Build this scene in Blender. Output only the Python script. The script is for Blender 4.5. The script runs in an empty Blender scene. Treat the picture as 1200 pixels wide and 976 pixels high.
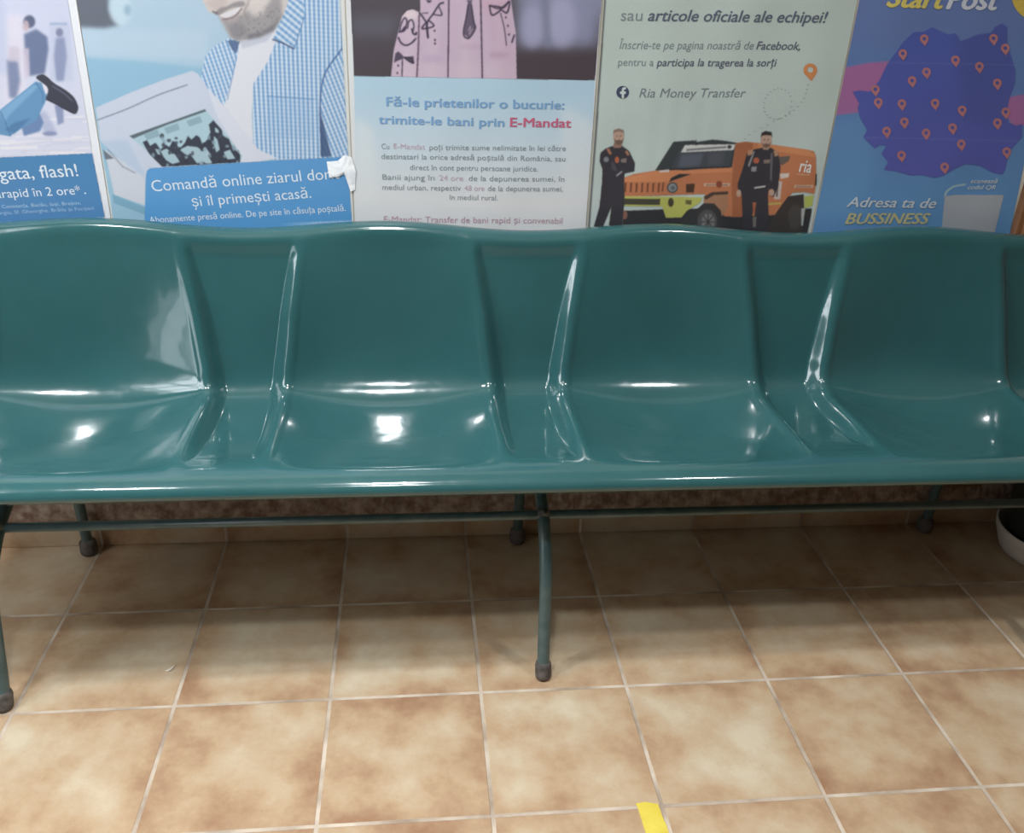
import bpy, bmesh, math, random
import numpy as np
from mathutils import Vector, Matrix
random.seed(7); rng = np.random.default_rng(7)
S = bpy.context.scene; COL = S.collection
PI = math.pi

# ------------------------------------------------------------------ camera, light, exposure
TILE = 0.30; WOFF = 0.93227241
CAM = np.array([2.58308954, -5.66325075, 4.35984398]); FOC = 1062.3595
YAW, PITCH, ROLL = -0.118563326, -0.453334290, 0.0395267899
def cam_axes():
    cy, sy, cp, sp, cr, sr = (math.cos(YAW), math.sin(YAW), math.cos(PITCH), math.sin(PITCH), math.cos(ROLL), math.sin(ROLL))
    f = np.array([-sy*cp, cy*cp, sp]); r = np.array([cy, sy, 0.0]); u = np.cross(r, f)
    return r*cr+u*sr, -r*sr+u*cr, f
CR, CU, CF = cam_axes()
CPOS = np.array([(CAM[0]-3.4)*TILE, (CAM[1]-WOFF)*TILE, CAM[2]*TILE])
cd = bpy.data.cameras.new('camera'); cam = bpy.data.objects.new('camera', cd); COL.objects.link(cam)
cd.sensor_width = 36; cd.sensor_fit = 'HORIZONTAL'; cd.lens = 36*FOC/1200; cd.clip_start = 0.05
cam.matrix_world = Matrix(((CR[0], CU[0], -CF[0], CPOS[0]), (CR[1], CU[1], -CF[1], CPOS[1]), (CR[2], CU[2], -CF[2], CPOS[2]), (0, 0, 0, 1)))
S.camera = cam
vs = S.view_settings; vs.view_transform = 'Standard'; vs.look = 'None'; vs.gamma = 1; vs.use_curve_mapping = False
vs.exposure = 0.1

wd = bpy.data.worlds.new('sky'); S.world = wd; wd.use_nodes = True
bg = wd.node_tree.nodes['Background']; bg.inputs[0].default_value = (0.80, 0.90, 1.0, 1); bg.inputs[1].default_value = 1.2

RX0, RX1, RY0, RZ1 = -1.80, 2.7, -4.3, 2.75        # the room: x, y of the far side behind the viewer, ceiling height
def area_light(name, loc, rot, sx, sy, power, color):
    l = bpy.data.lights.new(name, 'AREA'); l.shape = 'RECTANGLE'; l.size = sx; l.size_y = sy; l.energy = power; l.color = color
    o = bpy.data.objects.new(name, l); COL.objects.link(o); o.location = loc; o.rotation_euler = rot
    return o
# daylight outside the high window of the left wall, pointing in; two fluorescent fittings under the ceiling
area_light('window_daylight', (RX0-0.12, -0.90, 1.75), (0, -PI/2, 0), 1.40, 0.95, 33, (0.93, 0.97, 1.0))
area_light('door_daylight', (RX0-0.12, -1.35, 0.65), (0, -PI/2, 0), 0.62, 0.80, 3.5, (0.93, 0.97, 1.0))
LAMPS = ((-1.42, -1.00, 11), (-0.36, -0.85, 12), (-0.36, -1.65, 10), (1.00, -1.25, 8))
for lx, ly, pw in LAMPS: area_light('ceiling_light', (lx, ly, RZ1-0.085), (0, 0, 0), 0.15, 0.11, pw, (0.97, 0.985, 1.0)).data.spread = math.radians(130)

def wpx(px, py, y=0.0):
    """point of the plane at depth y seen at photo pixel (px, py) -> (x, z)"""
    d = (px-600)/FOC*CR-(py-488)/FOC*CU+CF
    t = (y-CPOS[1])/d[1]; p = CPOS+t*d
    return p[0], p[2]

# ------------------------------------------------------------------ helpers
def lin(c):
    c = np.asarray(c, float)/255.0
    return np.where(c <= 0.04045, c/12.92, ((c+0.055)/1.055)**2.4)
def hazed(c):
    """haze put into the print colours: blacks lifted, a little greyer"""
    c = np.asarray(c, float); g = c.mean(-1, keepdims=True); return 22+0.835*(g+(c-g)*0.90)
def rgba(c): return (*[float(v) for v in lin(c)], 1.0)

def mat(name, color, rough=0.5, metal=0.0, coat=0.0, spec=0.5):
    m = bpy.data.materials.new(name); m.use_nodes = True
    b = m.node_tree.nodes['Principled BSDF']
    b.inputs['Base Color'].default_value = color if len(color) == 4 else (*color, 1)
    b.inputs['Roughness'].default_value = rough; b.inputs['Metallic'].default_value = metal
    b.inputs['Coat Weight'].default_value = coat; b.inputs['Coat Roughness'].default_value = 0.06
    b.inputs['Specular IOR Level'].default_value = spec
    return m
def noise_mix(m, c1, c2, scale=20, detail=6, bump=0.0, lo=0.35, hi=0.65, bscale=None, space='Object'):
    nt = m.node_tree; b = nt.nodes['Principled BSDF']
    tc = nt.nodes.new('ShaderNodeTexCoord'); n = nt.nodes.new('ShaderNodeTexNoise')
    n.inputs['Scale'].default_value = scale; n.inputs['Detail'].default_value = detail
    nt.links.new(tc.outputs[space], n.inputs['Vector'])
    r = nt.nodes.new('ShaderNodeValToRGB'); r.color_ramp.elements[0].position = lo; r.color_ramp.elements[1].position = hi
    r.color_ramp.elements[0].color = c1; r.color_ramp.elements[1].color = c2
    nt.links.new(n.outputs['Fac'], r.inputs[0]); nt.links.new(r.outputs[0], b.inputs['Base Color'])
    if bump:
        bn = nt.nodes.new('ShaderNodeTexNoise'); bn.inputs['Scale'].default_value = bscale or scale; bn.inputs['Detail'].default_value = 8
        nt.links.new(tc.outputs[space], bn.inputs['Vector'])
        bp = nt.nodes.new('ShaderNodeBump'); bp.inputs['Strength'].default_value = bump; bp.inputs['Distance'].default_value = 0.01
        nt.links.new(bn.outputs['Fac'], bp.inputs['Height']); nt.links.new(bp.outputs[0], b.inputs['Normal'])
    return m

def link(name, me, m=None, parent=None, smooth=False):
    o = bpy.data.objects.new(name, me); COL.objects.link(o)
    if m is not None: me.materials.append(m)
    if parent is not None: o.parent = parent
    if smooth: me.polygons.foreach_set('use_smooth', np.ones(len(me.polygons), bool))
    return o
def from_bm(name, bm, m=None, parent=None, smooth=False):
    me = bpy.data.meshes.new(name); bm.normal_update(); bm.to_mesh(me); bm.free()
    return link(name, me, m, parent, smooth)
def tag(o, label, cat, group=None, kind=None):
    o['label'] = label; o['category'] = cat
    if group: o['group'] = group
    if kind: o['kind'] = kind
    return o
def empty(name, loc):
    o = bpy.data.objects.new(name, None); COL.objects.link(o); o.location = loc; o.empty_display_size = 0.05
    return o
def struct(o, label, cat): return tag(o, label, cat, None, 'structure')

def box(bm, x0, x1, y0, y1, z0, z1, bev=0.0):
    r = bmesh.ops.create_cube(bm, size=1.0)
    for v in r['verts']:
        v.co = Vector(((x0+x1)/2+v.co.x*(x1-x0), (y0+y1)/2+v.co.y*(y1-y0), (z0+z1)/2+v.co.z*(z1-z0)))
    if bev:
        es = list({e for v in r['verts'] for e in v.link_edges})
        bmesh.ops.bevel(bm, geom=es, offset=bev, segments=2, affect='EDGES', profile=0.5)
def tube(bm, pts, rad, n=16, cap=True):
    pts = [Vector(p) for p in pts]; rads = rad if hasattr(rad, '__len__') else [rad]*len(pts)
    prev = None; rings = []
    for i, p in enumerate(pts):
        t = (pts[min(i+1, len(pts)-1)]-pts[max(i-1, 0)]).normalized()
        if prev is None:
            a = Vector((1, 0, 0)) if abs(t.x) < 0.9 else Vector((0, 0, 1)); a = (a-t*a.dot(t)).normalized()
        else: a = (prev-t*prev.dot(t)).normalized()
        prev = a; b = t.cross(a)
        rings.append([bm.verts.new(p+rads[i]*(math.cos(2*PI*k/n)*a+math.sin(2*PI*k/n)*b)) for k in range(n)])
    for r0, r1 in zip(rings, rings[1:]):
        for k in range(n): bm.faces.new((r0[k], r0[(k+1) % n], r1[(k+1) % n], r1[k]))
    if cap: bm.faces.new(rings[0][::-1]); bm.faces.new(rings[-1])
def lathe(bm, prof, cx=0, cy=0, n=48):
    rings = []
    for r, z in prof:
        rings.append([bm.verts.new((cx+r*math.cos(2*PI*k/n), cy+r*math.sin(2*PI*k/n), z)) for k in range(n)])
    for r0, r1 in zip(rings, rings[1:]):
        for k in range(n): bm.faces.new((r0[k], r0[(k+1) % n], r1[(k+1) % n], r1[k]))
    bm.faces.new(rings[0][::-1]); bm.faces.new(rings[-1])
def cat(pts, sub):
    """Catmull-Rom through pts, sub steps per span"""
    P = np.array(pts, float); P = np.vstack([2*P[0]-P[1], P, 2*P[-1]-P[-2]]); out = []
    for i in range(1, len(P)-2):
        for s in range(sub):
            t = s/sub
            out.append(0.5*((2*P[i])+(-P[i-1]+P[i+1])*t+(2*P[i-1]-5*P[i]+4*P[i+1]-P[i+2])*t*t+(-P[i-1]+3*P[i]-3*P[i+1]+P[i+2])*t**3))
    out.append(P[-2]); return np.array(out)
def sstep(a, b, x):
    t = np.clip((x-a)/(b-a), 0, 1); return t*t*(3-2*t)

def grid_mesh(name, V, nr, nc, m, parent=None, smooth=True, keep=None, colors=None):
    """V: (nr*nc,3) vertices in rows; keep: mask of (nr-1,nc-1) faces; colours per vertex -> attribute 'print'"""
    idx = np.arange(nr*nc).reshape(nr, nc)
    q = np.stack([idx[:-1, :-1], idx[:-1, 1:], idx[1:, 1:], idx[1:, :-1]], -1)
    q = q[keep] if keep is not None else q.reshape(-1, 4)
    used = np.unique(q); remap = np.zeros(nr*nc, int); remap[used] = np.arange(len(used)); q = remap[q]; V = V[used]
    me = bpy.data.meshes.new(name); me.vertices.add(len(V)); me.vertices.foreach_set('co', V.astype(np.float32).ravel())
    me.loops.add(q.size); me.loops.foreach_set('vertex_index', q.ravel().astype(np.int32))
    me.polygons.add(len(q)); me.polygons.foreach_set('loop_start', np.arange(0, q.size, 4, dtype=np.int32))
    if colors is not None:
        a = me.attributes.new('print', 'FLOAT_COLOR', 'POINT')
        a.data.foreach_set('color', np.hstack([colors[used], np.ones((len(used), 1))]).astype(np.float32).ravel())
    me.update(calc_edges=True); me.validate()
    return link(name, me, m, parent, smooth)

# ------------------------------------------------------------------ materials
def floor_material(name='glazed_floor_tile', x_off=0.0, y_off=0.0, only_x=False):
    m = bpy.data.materials.new(name); m.use_nodes = True; nt = m.node_tree; N = nt.nodes; L = nt.links
    b = N['Principled BSDF']
    tc = N.new('ShaderNodeTexCoord'); sep = N.new('ShaderNodeSeparateXYZ'); L.new(tc.outputs['Object'], sep.inputs[0])
    def math_(op, a, bb=None, c=None):
        n = N.new('ShaderNodeMath'); n.operation = op
        for i, v in enumerate((a, bb, c)):
            if v is None: continue
            if isinstance(v, (int, float)): n.inputs[i].default_value = v
            else: L.new(v, n.inputs[i])
        return n.outputs[0]
    def cell(ax, off):
        t = math_('DIVIDE', math_('SUBTRACT', sep.outputs[ax], off), TILE)
        f = math_('FRACT', t); d = math_('MULTIPLY', math_('MINIMUM', f, math_('SUBTRACT', 1.0, f)), TILE)
        return math_('FLOOR', t), d
    ix, dx = cell(0, x_off)
    if only_x: d = dx; iy = None
    else:
        iy, dy = cell(1, y_off); d = math_('MINIMUM', dx, dy)
    n0 = N.new('ShaderNodeTexNoise'); n0.inputs['Scale'].default_value = 60; L.new(tc.outputs['Object'], n0.inputs['Vector'])
    dj = math_('ADD', d, math_('MULTIPLY', math_('SUBTRACT', n0.outputs['Fac'], 0.5), 0.0012))
    mr = N.new('ShaderNodeMapRange'); mr.interpolation_type = 'SMOOTHSTEP'
    mr.inputs['From Min'].default_value = 0.0028; mr.inputs['From Max'].default_value = 0.0044; L.new(dj, mr.inputs['Value'])
    tile_f = mr.outputs[0]
    # cloudy glaze, shifted for every tile
    cmb = N.new('ShaderNodeCombineXYZ'); L.new(ix, cmb.inputs[0])
    if iy is not None: L.new(iy, cmb.inputs[1])
    wn = N.new('ShaderNodeTexWhiteNoise'); wn.noise_dimensions = '3D'; L.new(cmb.outputs[0], wn.inputs['Vector'])
    vm = N.new('ShaderNodeVectorMath'); vm.operation = 'MULTIPLY_ADD'; vm.inputs[1].default_value = (7, 7, 7)
    L.new(wn.outputs['Color'], vm.inputs[0]); L.new(tc.outputs['Object'], vm.inputs[2])
    nz = N.new('ShaderNodeTexNoise'); nz.inputs['Scale'].default_value = 7; nz.inputs['Detail'].default_value = 7; nz.inputs['Roughness'].default_value = 0.62
    L.new(vm.outputs[0], nz.inputs['Vector'])
    # worn browner rim around each tile
    rim = N.new('ShaderNodeMapRange'); rim.interpolation_type = 'SMOOTHSTEP'
    rim.inputs['From Min'].default_value = 0.0; rim.inputs['From Max'].default_value = 0.07; rim.inputs['To Min'].default_value = 0.16; rim.inputs['To Max'].default_value = 0.0
    L.new(d, rim.inputs['Value'])
    fac = math_('ADD', math_('ADD', math_('MULTIPLY', math_('SUBTRACT', nz.outputs['Fac'], 0.5), 1.5), 0.42), math_('ADD', rim.outputs[0], math_('MULTIPLY', math_('SUBTRACT', wn.outputs['Value'], 0.5), 0.16)))
    cr = N.new('ShaderNodeValToRGB'); e = cr.color_ramp.elements
    e[0].position = 0.15; e[0].color = rgba(TILE_LIGHT); e[1].position = 0.9; e[1].color = rgba(TILE_DARK)
    k = e.new(0.5); k.color = rgba(TILE_MID); L.new(fac, cr.inputs[0])
    sp = N.new('ShaderNodeTexNoise'); sp.inputs['Scale'].default_value = 160; L.new(tc.outputs['Object'], sp.inputs['Vector'])
    spk = N.new('ShaderNodeMapRange'); spk.inputs['From Min'].default_value = 0.70; spk.inputs['From Max'].default_value = 0.78; spk.inputs['To Max'].default_value = 0.35
    L.new(sp.outputs['Fac'], spk.inputs['Value'])
    m1 = N.new('ShaderNodeMix'); m1.data_type = 'RGBA'; L.new(spk.outputs[0], m1.inputs['Factor']); L.new(cr.outputs[0], m1.inputs[6]); m1.inputs[7].default_value = rgba((120, 95, 75))
    gn = N.new('ShaderNodeTexNoise'); gn.inputs['Scale'].default_value = 9; gn.inputs['Detail'].default_value = 5; L.new(tc.outputs['Object'], gn.inputs['Vector'])
    gr = N.new('ShaderNodeValToRGB'); gr.color_ramp.elements[0].position = 0.35; gr.color_ramp.elements[0].color = rgba((160, 142, 124)); gr.color_ramp.elements[1].position = 0.62; gr.color_ramp.elements[1].color = rgba((214, 200, 182))
    L.new(gn.outputs['Fac'], gr.inputs[0])
    m2 = N.new('ShaderNodeMix'); m2.data_type = 'RGBA'; L.new(tile_f, m2.inputs['Factor']); L.new(gr.outputs[0], m2.inputs[6]); L.new(m1.outputs[2], m2.inputs[7])
    L.new(m2.outputs[2], b.inputs['Base Color'])
    ro = N.new('ShaderNodeMapRange'); ro.inputs['To Min'].default_value = 0.85; ro.inputs['To Max'].default_value = 0.42; L.new(tile_f, ro.inputs['Value']); L.new(ro.outputs[0], b.inputs['Roughness'])
    bp = N.new('ShaderNodeBump'); bp.inputs['Strength'].default_value = 0.5; bp.inputs['Distance'].default_value = 0.002
    hh = math_('ADD', tile_f, math_('MULTIPLY', nz.outputs['Fac'], 0.35)); L.new(hh, bp.inputs['Height']); L.new(bp.outputs[0], b.inputs['Normal'])
    return m
TILE_LIGHT = (208, 194, 168); TILE_MID = (190, 162, 130); TILE_DARK = (150, 108, 80)
M_floor = floor_material(x_off=(0-3.4)*TILE, y_off=-WOFF*TILE)
M_skirt = floor_material('skirting_tile', x_off=(0-3.4)*TILE, only_x=True)
M_wall = noise_mix(mat('cream_wall_paint', rgba((225, 222, 208)), 0.7), rgba((215, 212, 198)), rgba((230, 227, 214)), 3, bump=0.08, bscale=90)
M_panel = noise_mix(mat('brown_wall_panelling', rgba((112, 92, 76)), 0.5), rgba((96, 78, 64)), rgba((124, 102, 84)), 4, 6)
M_ceil = noise_mix(mat('white_ceiling_paint', rgba((225, 225, 222)), 0.8), rgba((196, 194, 188)), rgba((208, 206, 200)), 3)
M_mortar = noise_mix(mat('rough_mortar', rgba((170, 150, 135)), 0.95), rgba((128, 104, 90)), rgba((186, 168, 152)), 45, 8, bump=0.5, lo=0.36, hi=0.68)
M_frame_white = noise_mix(mat('white_window_frame', rgba((230, 230, 228)), 0.4), rgba((224, 224, 222)), rgba((236, 236, 234)), 8)
M_wood = noise_mix(mat('brown_varnished_wood', rgba((120, 84, 58)), 0.4), rgba((92, 62, 42)), rgba((140, 98, 66)), 14, 8)
M_wood.node_tree.nodes['Noise Texture'].inputs['Scale'].default_value = 9

SHELL_A = (0.027, 0.100, 0.106, 1); SHELL_B = (0.032, 0.113, 0.119, 1)
M_shell = noise_mix(mat('glossy_green_fibreglass', SHELL_A, 0.20, coat=0.6, spec=0.55), SHELL_A, SHELL_B, 5, 4)
M_shell.node_tree.nodes['Principled BSDF'].inputs['Coat Roughness'].default_value = 0.04
def scuff(m):
    nt = m.node_tree; b = nt.nodes['Principled BSDF']
    tc = nt.nodes['Texture Coordinate']; n = nt.nodes.new('ShaderNodeTexNoise'); n.inputs['Scale'].default_value = 38; n.inputs['Detail'].default_value = 9
    nt.links.new(tc.outputs['Object'], n.inputs['Vector'])
    mr = nt.nodes.new('ShaderNodeMapRange'); mr.inputs['From Min'].default_value = 0.50; mr.inputs['From Max'].default_value = 0.85; mr.inputs['To Min'].default_value = 0.14; mr.inputs['To Max'].default_value = 0.24
    nt.links.new(n.outputs['Fac'], mr.inputs['Value']); nt.links.new(mr.outputs[0], b.inputs['Roughness'])
    n2 = nt.nodes.new('ShaderNodeTexNoise'); n2.inputs['Scale'].default_value = 11; n2.inputs['Detail'].default_value = 2; nt.links.new(tc.outputs['Object'], n2.inputs['Vector'])
    bp = nt.nodes.new('ShaderNodeBump'); bp.inputs['Strength'].default_value = 0.12; bp.inputs['Distance'].default_value = 0.01
    nt.links.new(n2.outputs['Fac'], bp.inputs['Height']); nt.links.new(bp.outputs[0], b.inputs['Normal']); nt.links.new(bp.outputs[0], b.inputs['Coat Normal'])
scuff(M_shell)
M_edge = noise_mix(mat('raw_shell_edge', (0.02, 0.06, 0.06, 1), 0.8, spec=0.15), (0.016, 0.05, 0.05, 1), (0.024, 0.07, 0.07, 1), 40)
M_leg = noise_mix(mat('green_grey_tube_paint', (0.06, 0.11, 0.115, 1), 0.32, spec=0.6), (0.05, 0.10, 0.105, 1), (0.085, 0.135, 0.14, 1), 30, bump=0.05, bscale=120)
M_weld = noise_mix(mat('rough_weld', (0.12, 0.12, 0.11, 1), 0.6), (0.07, 0.08, 0.08, 1), (0.2, 0.19, 0.17, 1), 120, bump=0.6)
M_rubber = noise_mix(mat('worn_grey_rubber', (0.1, 0.09, 0.085, 1), 0.75), (0.07, 0.065, 0.062, 1), (0.15, 0.13, 0.12, 1), 60, bump=0.2)
M_pot = noise_mix(mat('dark_green_plastic', (0.02, 0.03, 0.027, 1), 0.5), (0.018, 0.028, 0.024, 1), (0.03, 0.04, 0.035, 1), 20)
M_saucer = noise_mix(mat('white_plastic', rgba((225, 220, 212)), 0.4), rgba((218, 212, 204)), rgba((230, 226, 219)), 14)
M_soil = noise_mix(mat('dark_soil', (0.03, 0.02, 0.015, 1), 0.95), (0.02, 0.014, 0.01, 1), (0.06, 0.04, 0.03, 1), 60, bump=0.8)
M_tape_y = noise_mix(mat('yellow_floor_tape', rgba((226, 204, 78)), 0.45), rgba((220, 198, 72)), rgba((232, 212, 92)), 22, bump=0.15, bscale=90)
M_scrap = noise_mix(mat('white_paper_scrap', rgba((235, 228, 215)), 0.8), rgba((228, 220, 208)), rgba((240, 234, 222)), 60)
M_tape_w = noise_mix(mat('white_paper_tape', rgba((232, 236, 240)), 0.35), rgba((222, 228, 234)), rgba((242, 245, 247)), 40, bump=0.3, bscale=50)
def print_mat():
    m = mat('printed_paper', (0.8, 0.8, 0.8, 1), 0.38, spec=0.35); nt = m.node_tree
    a = nt.nodes.new('ShaderNodeAttribute'); a.attribute_name = 'print'
    n = nt.nodes.new('ShaderNodeTexNoise'); n.inputs['Scale'].default_value = 350; tc = nt.nodes.new('ShaderNodeTexCoord'); nt.links.new(tc.outputs['Object'], n.inputs['Vector'])
    mr = nt.nodes.new('ShaderNodeMapRange'); mr.inputs['To Min'].default_value = 0.95; mr.inputs['To Max'].default_value = 1.05; nt.links.new(n.outputs['Fac'], mr.inputs['Value'])
    vm = nt.nodes.new('ShaderNodeVectorMath'); vm.operation = 'SCALE'; nt.links.new(a.outputs['Color'], vm.inputs[0]); nt.links.new(mr.outputs[0], vm.inputs['Scale'])
    nt.links.new(vm.outputs[0], nt.nodes['Principled BSDF'].inputs['Base Color'])
    return m
M_print = print_mat()
_ink = {}
def ink(c):
    if c not in _ink:
        cc = lin(hazed(c)); m = mat('ink', (*[float(v) for v in cc], 1), 0.42, spec=0.35)
        noise_mix(m, (*[float(v) for v in cc*0.96], 1), (*[float(v) for v in np.minimum(cc*1.04, 1)], 1), 200)
        _ink[c] = m
    return _ink[c]

# ------------------------------------------------------------------ the room
def slab(name, x0, x1, y0, y1, z0, z1, m, label, cat_):
    bm = bmesh.new(); box(bm, x0, x1, y0, y1, z0, z1); return struct(from_bm(name, bm, m), label, cat_)
T_ = 0.10
slab('floor', RX0-T_, RX1+T_, RY0-T_, T_, -0.1, 0.0, M_floor, 'brown and beige glazed square floor tiles with pale grout', 'floor')
slab('ceiling', RX0-T_, RX1+T_, RY0-T_, T_, RZ1, RZ1+0.1, M_ceil, 'white painted ceiling of the waiting room', 'ceiling')
slab('wall_back', RX0-T_, RX1+T_, 0.0, T_, 0.0, RZ1, M_wall, 'cream wall behind the bench, covered with posters', 'wall')
slab('wall_right', RX1, RX1+T_, RY0, 0.0, 0.0, RZ1, M_panel, 'brown panelled wall on the right side', 'wall')
WL = (-1.42, -0.38, 1.00, 2.50)
bm = bmesh.new(); LO = (-1.80, -0.90, 0.33, 0.96)
for p, q, r, t in ((RY0, LO[0], 0, RZ1), (-0.38, 0.0, 0, RZ1), (LO[0], LO[1], 0, LO[2]), (LO[0], LO[1], LO[3], 1.0), (LO[1], -0.38, 0, 1.0), (LO[0], -1.42, 1.0, RZ1), (-1.42, -0.38, 2.5, RZ1)): box(bm, RX0-T_, RX0, p, q, r, t)
struct(from_bm('wall_left', bm, M_panel), 'brown panelled wall on the left side with two windows', 'wall')
slab('wall_front', RX0-T_, RX1+T_, RY0-T_, RY0, 0.0, RZ1, M_panel, 'brown panelled wall facing the bench', 'wall')
def window(name, axis, c0, c1, h0, h1, z0, z1, n, cross, label):
    bm = bmesh.new(); w = 0.05
    def b(p, q, r, s):
        if axis == 'x': box(bm, c0, c1, p, q, r, s, 0.004)
        else: box(bm, p, q, c0, c1, r, s, 0.004)
    b(h0, h1, z0, z0+w); b(h0, h1, z1-w, z1); b(h0, h0+w, z0+w, z1-w); b(h1-w, h1, z0+w, z1-w)
    for k in range(1, n):
        x = h0+(h1-h0)*k/n; b(x-w/2, x+w/2, z0+w, z1-w)
    if cross: b(h0+w, h1-w, cross-w/2, cross+w/2)
    return struct(from_bm(name, bm, M_frame_white), label, 'window')
window('window_1', 'x', RX0-0.08, RX0-0.02, *WL, 3, 1.85, 'white framed window in the left wall')
window('window_2', 'x', RX0-0.08, RX0-0.02, *LO, 2, 0, 'low white framed window in the left wall')
for i, (lx, ly, pw) in enumerate(LAMPS):
    bm = bmesh.new(); box(bm, lx-.12, lx+.12, ly-.10, ly+.10, RZ1-.075, RZ1, .01)
    tag(from_bm('ceiling_lamp', bm, M_frame_white), ('small ceiling light fitting beside the left wall', 'small ceiling light fitting in the middle, nearer the posters', 'small ceiling light fitting in the middle, farther from the posters', 'small ceiling light fitting on the right')[i], 'lamp', 'light fittings under the ceiling')

# skirting tiles with a broken bed of mortar along their top
bm = bmesh.new(); box(bm, RX0, RX1, -0.010, 0.0, 0.0, 0.070, 0.002)
bb = struct(from_bm('baseboard_back', bm, M_skirt), 'brown tile skirting along the wall under the bench', 'baseboard')
nx, nz = 900, 9; xs = np.linspace(-1.75, 1.9, nx); V = np.zeros((nz, nx, 3))
jag = np.convolve(rng.normal(size=nx+40), np.ones(9)/9, 'same')[20:-20]*0.012
for k in range(nz):
    s = k/(nz-1)
    V[k, :, 0] = xs; V[k, :, 2] = 0.068+s*(0.075+jag)
    V[k, :, 1] = -0.0015-0.010*np.sin(PI*min(1, s+0.25))-rng.random(nx)*0.005*(1 if 0 < k < nz-1 else 0)
grid_mesh('mortar_bed', V.reshape(-1, 3), nz, nx, M_mortar, bb)['label'] = 'rough crumbling mortar strip above the skirting tiles'
# brown wooden trim right of the posters
bm = bmesh.new(); box(bm, 1.152, 1.262, -0.022, 0.0, 0.12, 2.1, 0.004); box(bm, 1.165, 1.25, -0.030, -0.02, 0.13, 2.09, 0.004)
struct(from_bm('trim_1', bm, M_wood), 'brown wooden upright trim on the wall right of the posters', 'trim')

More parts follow.
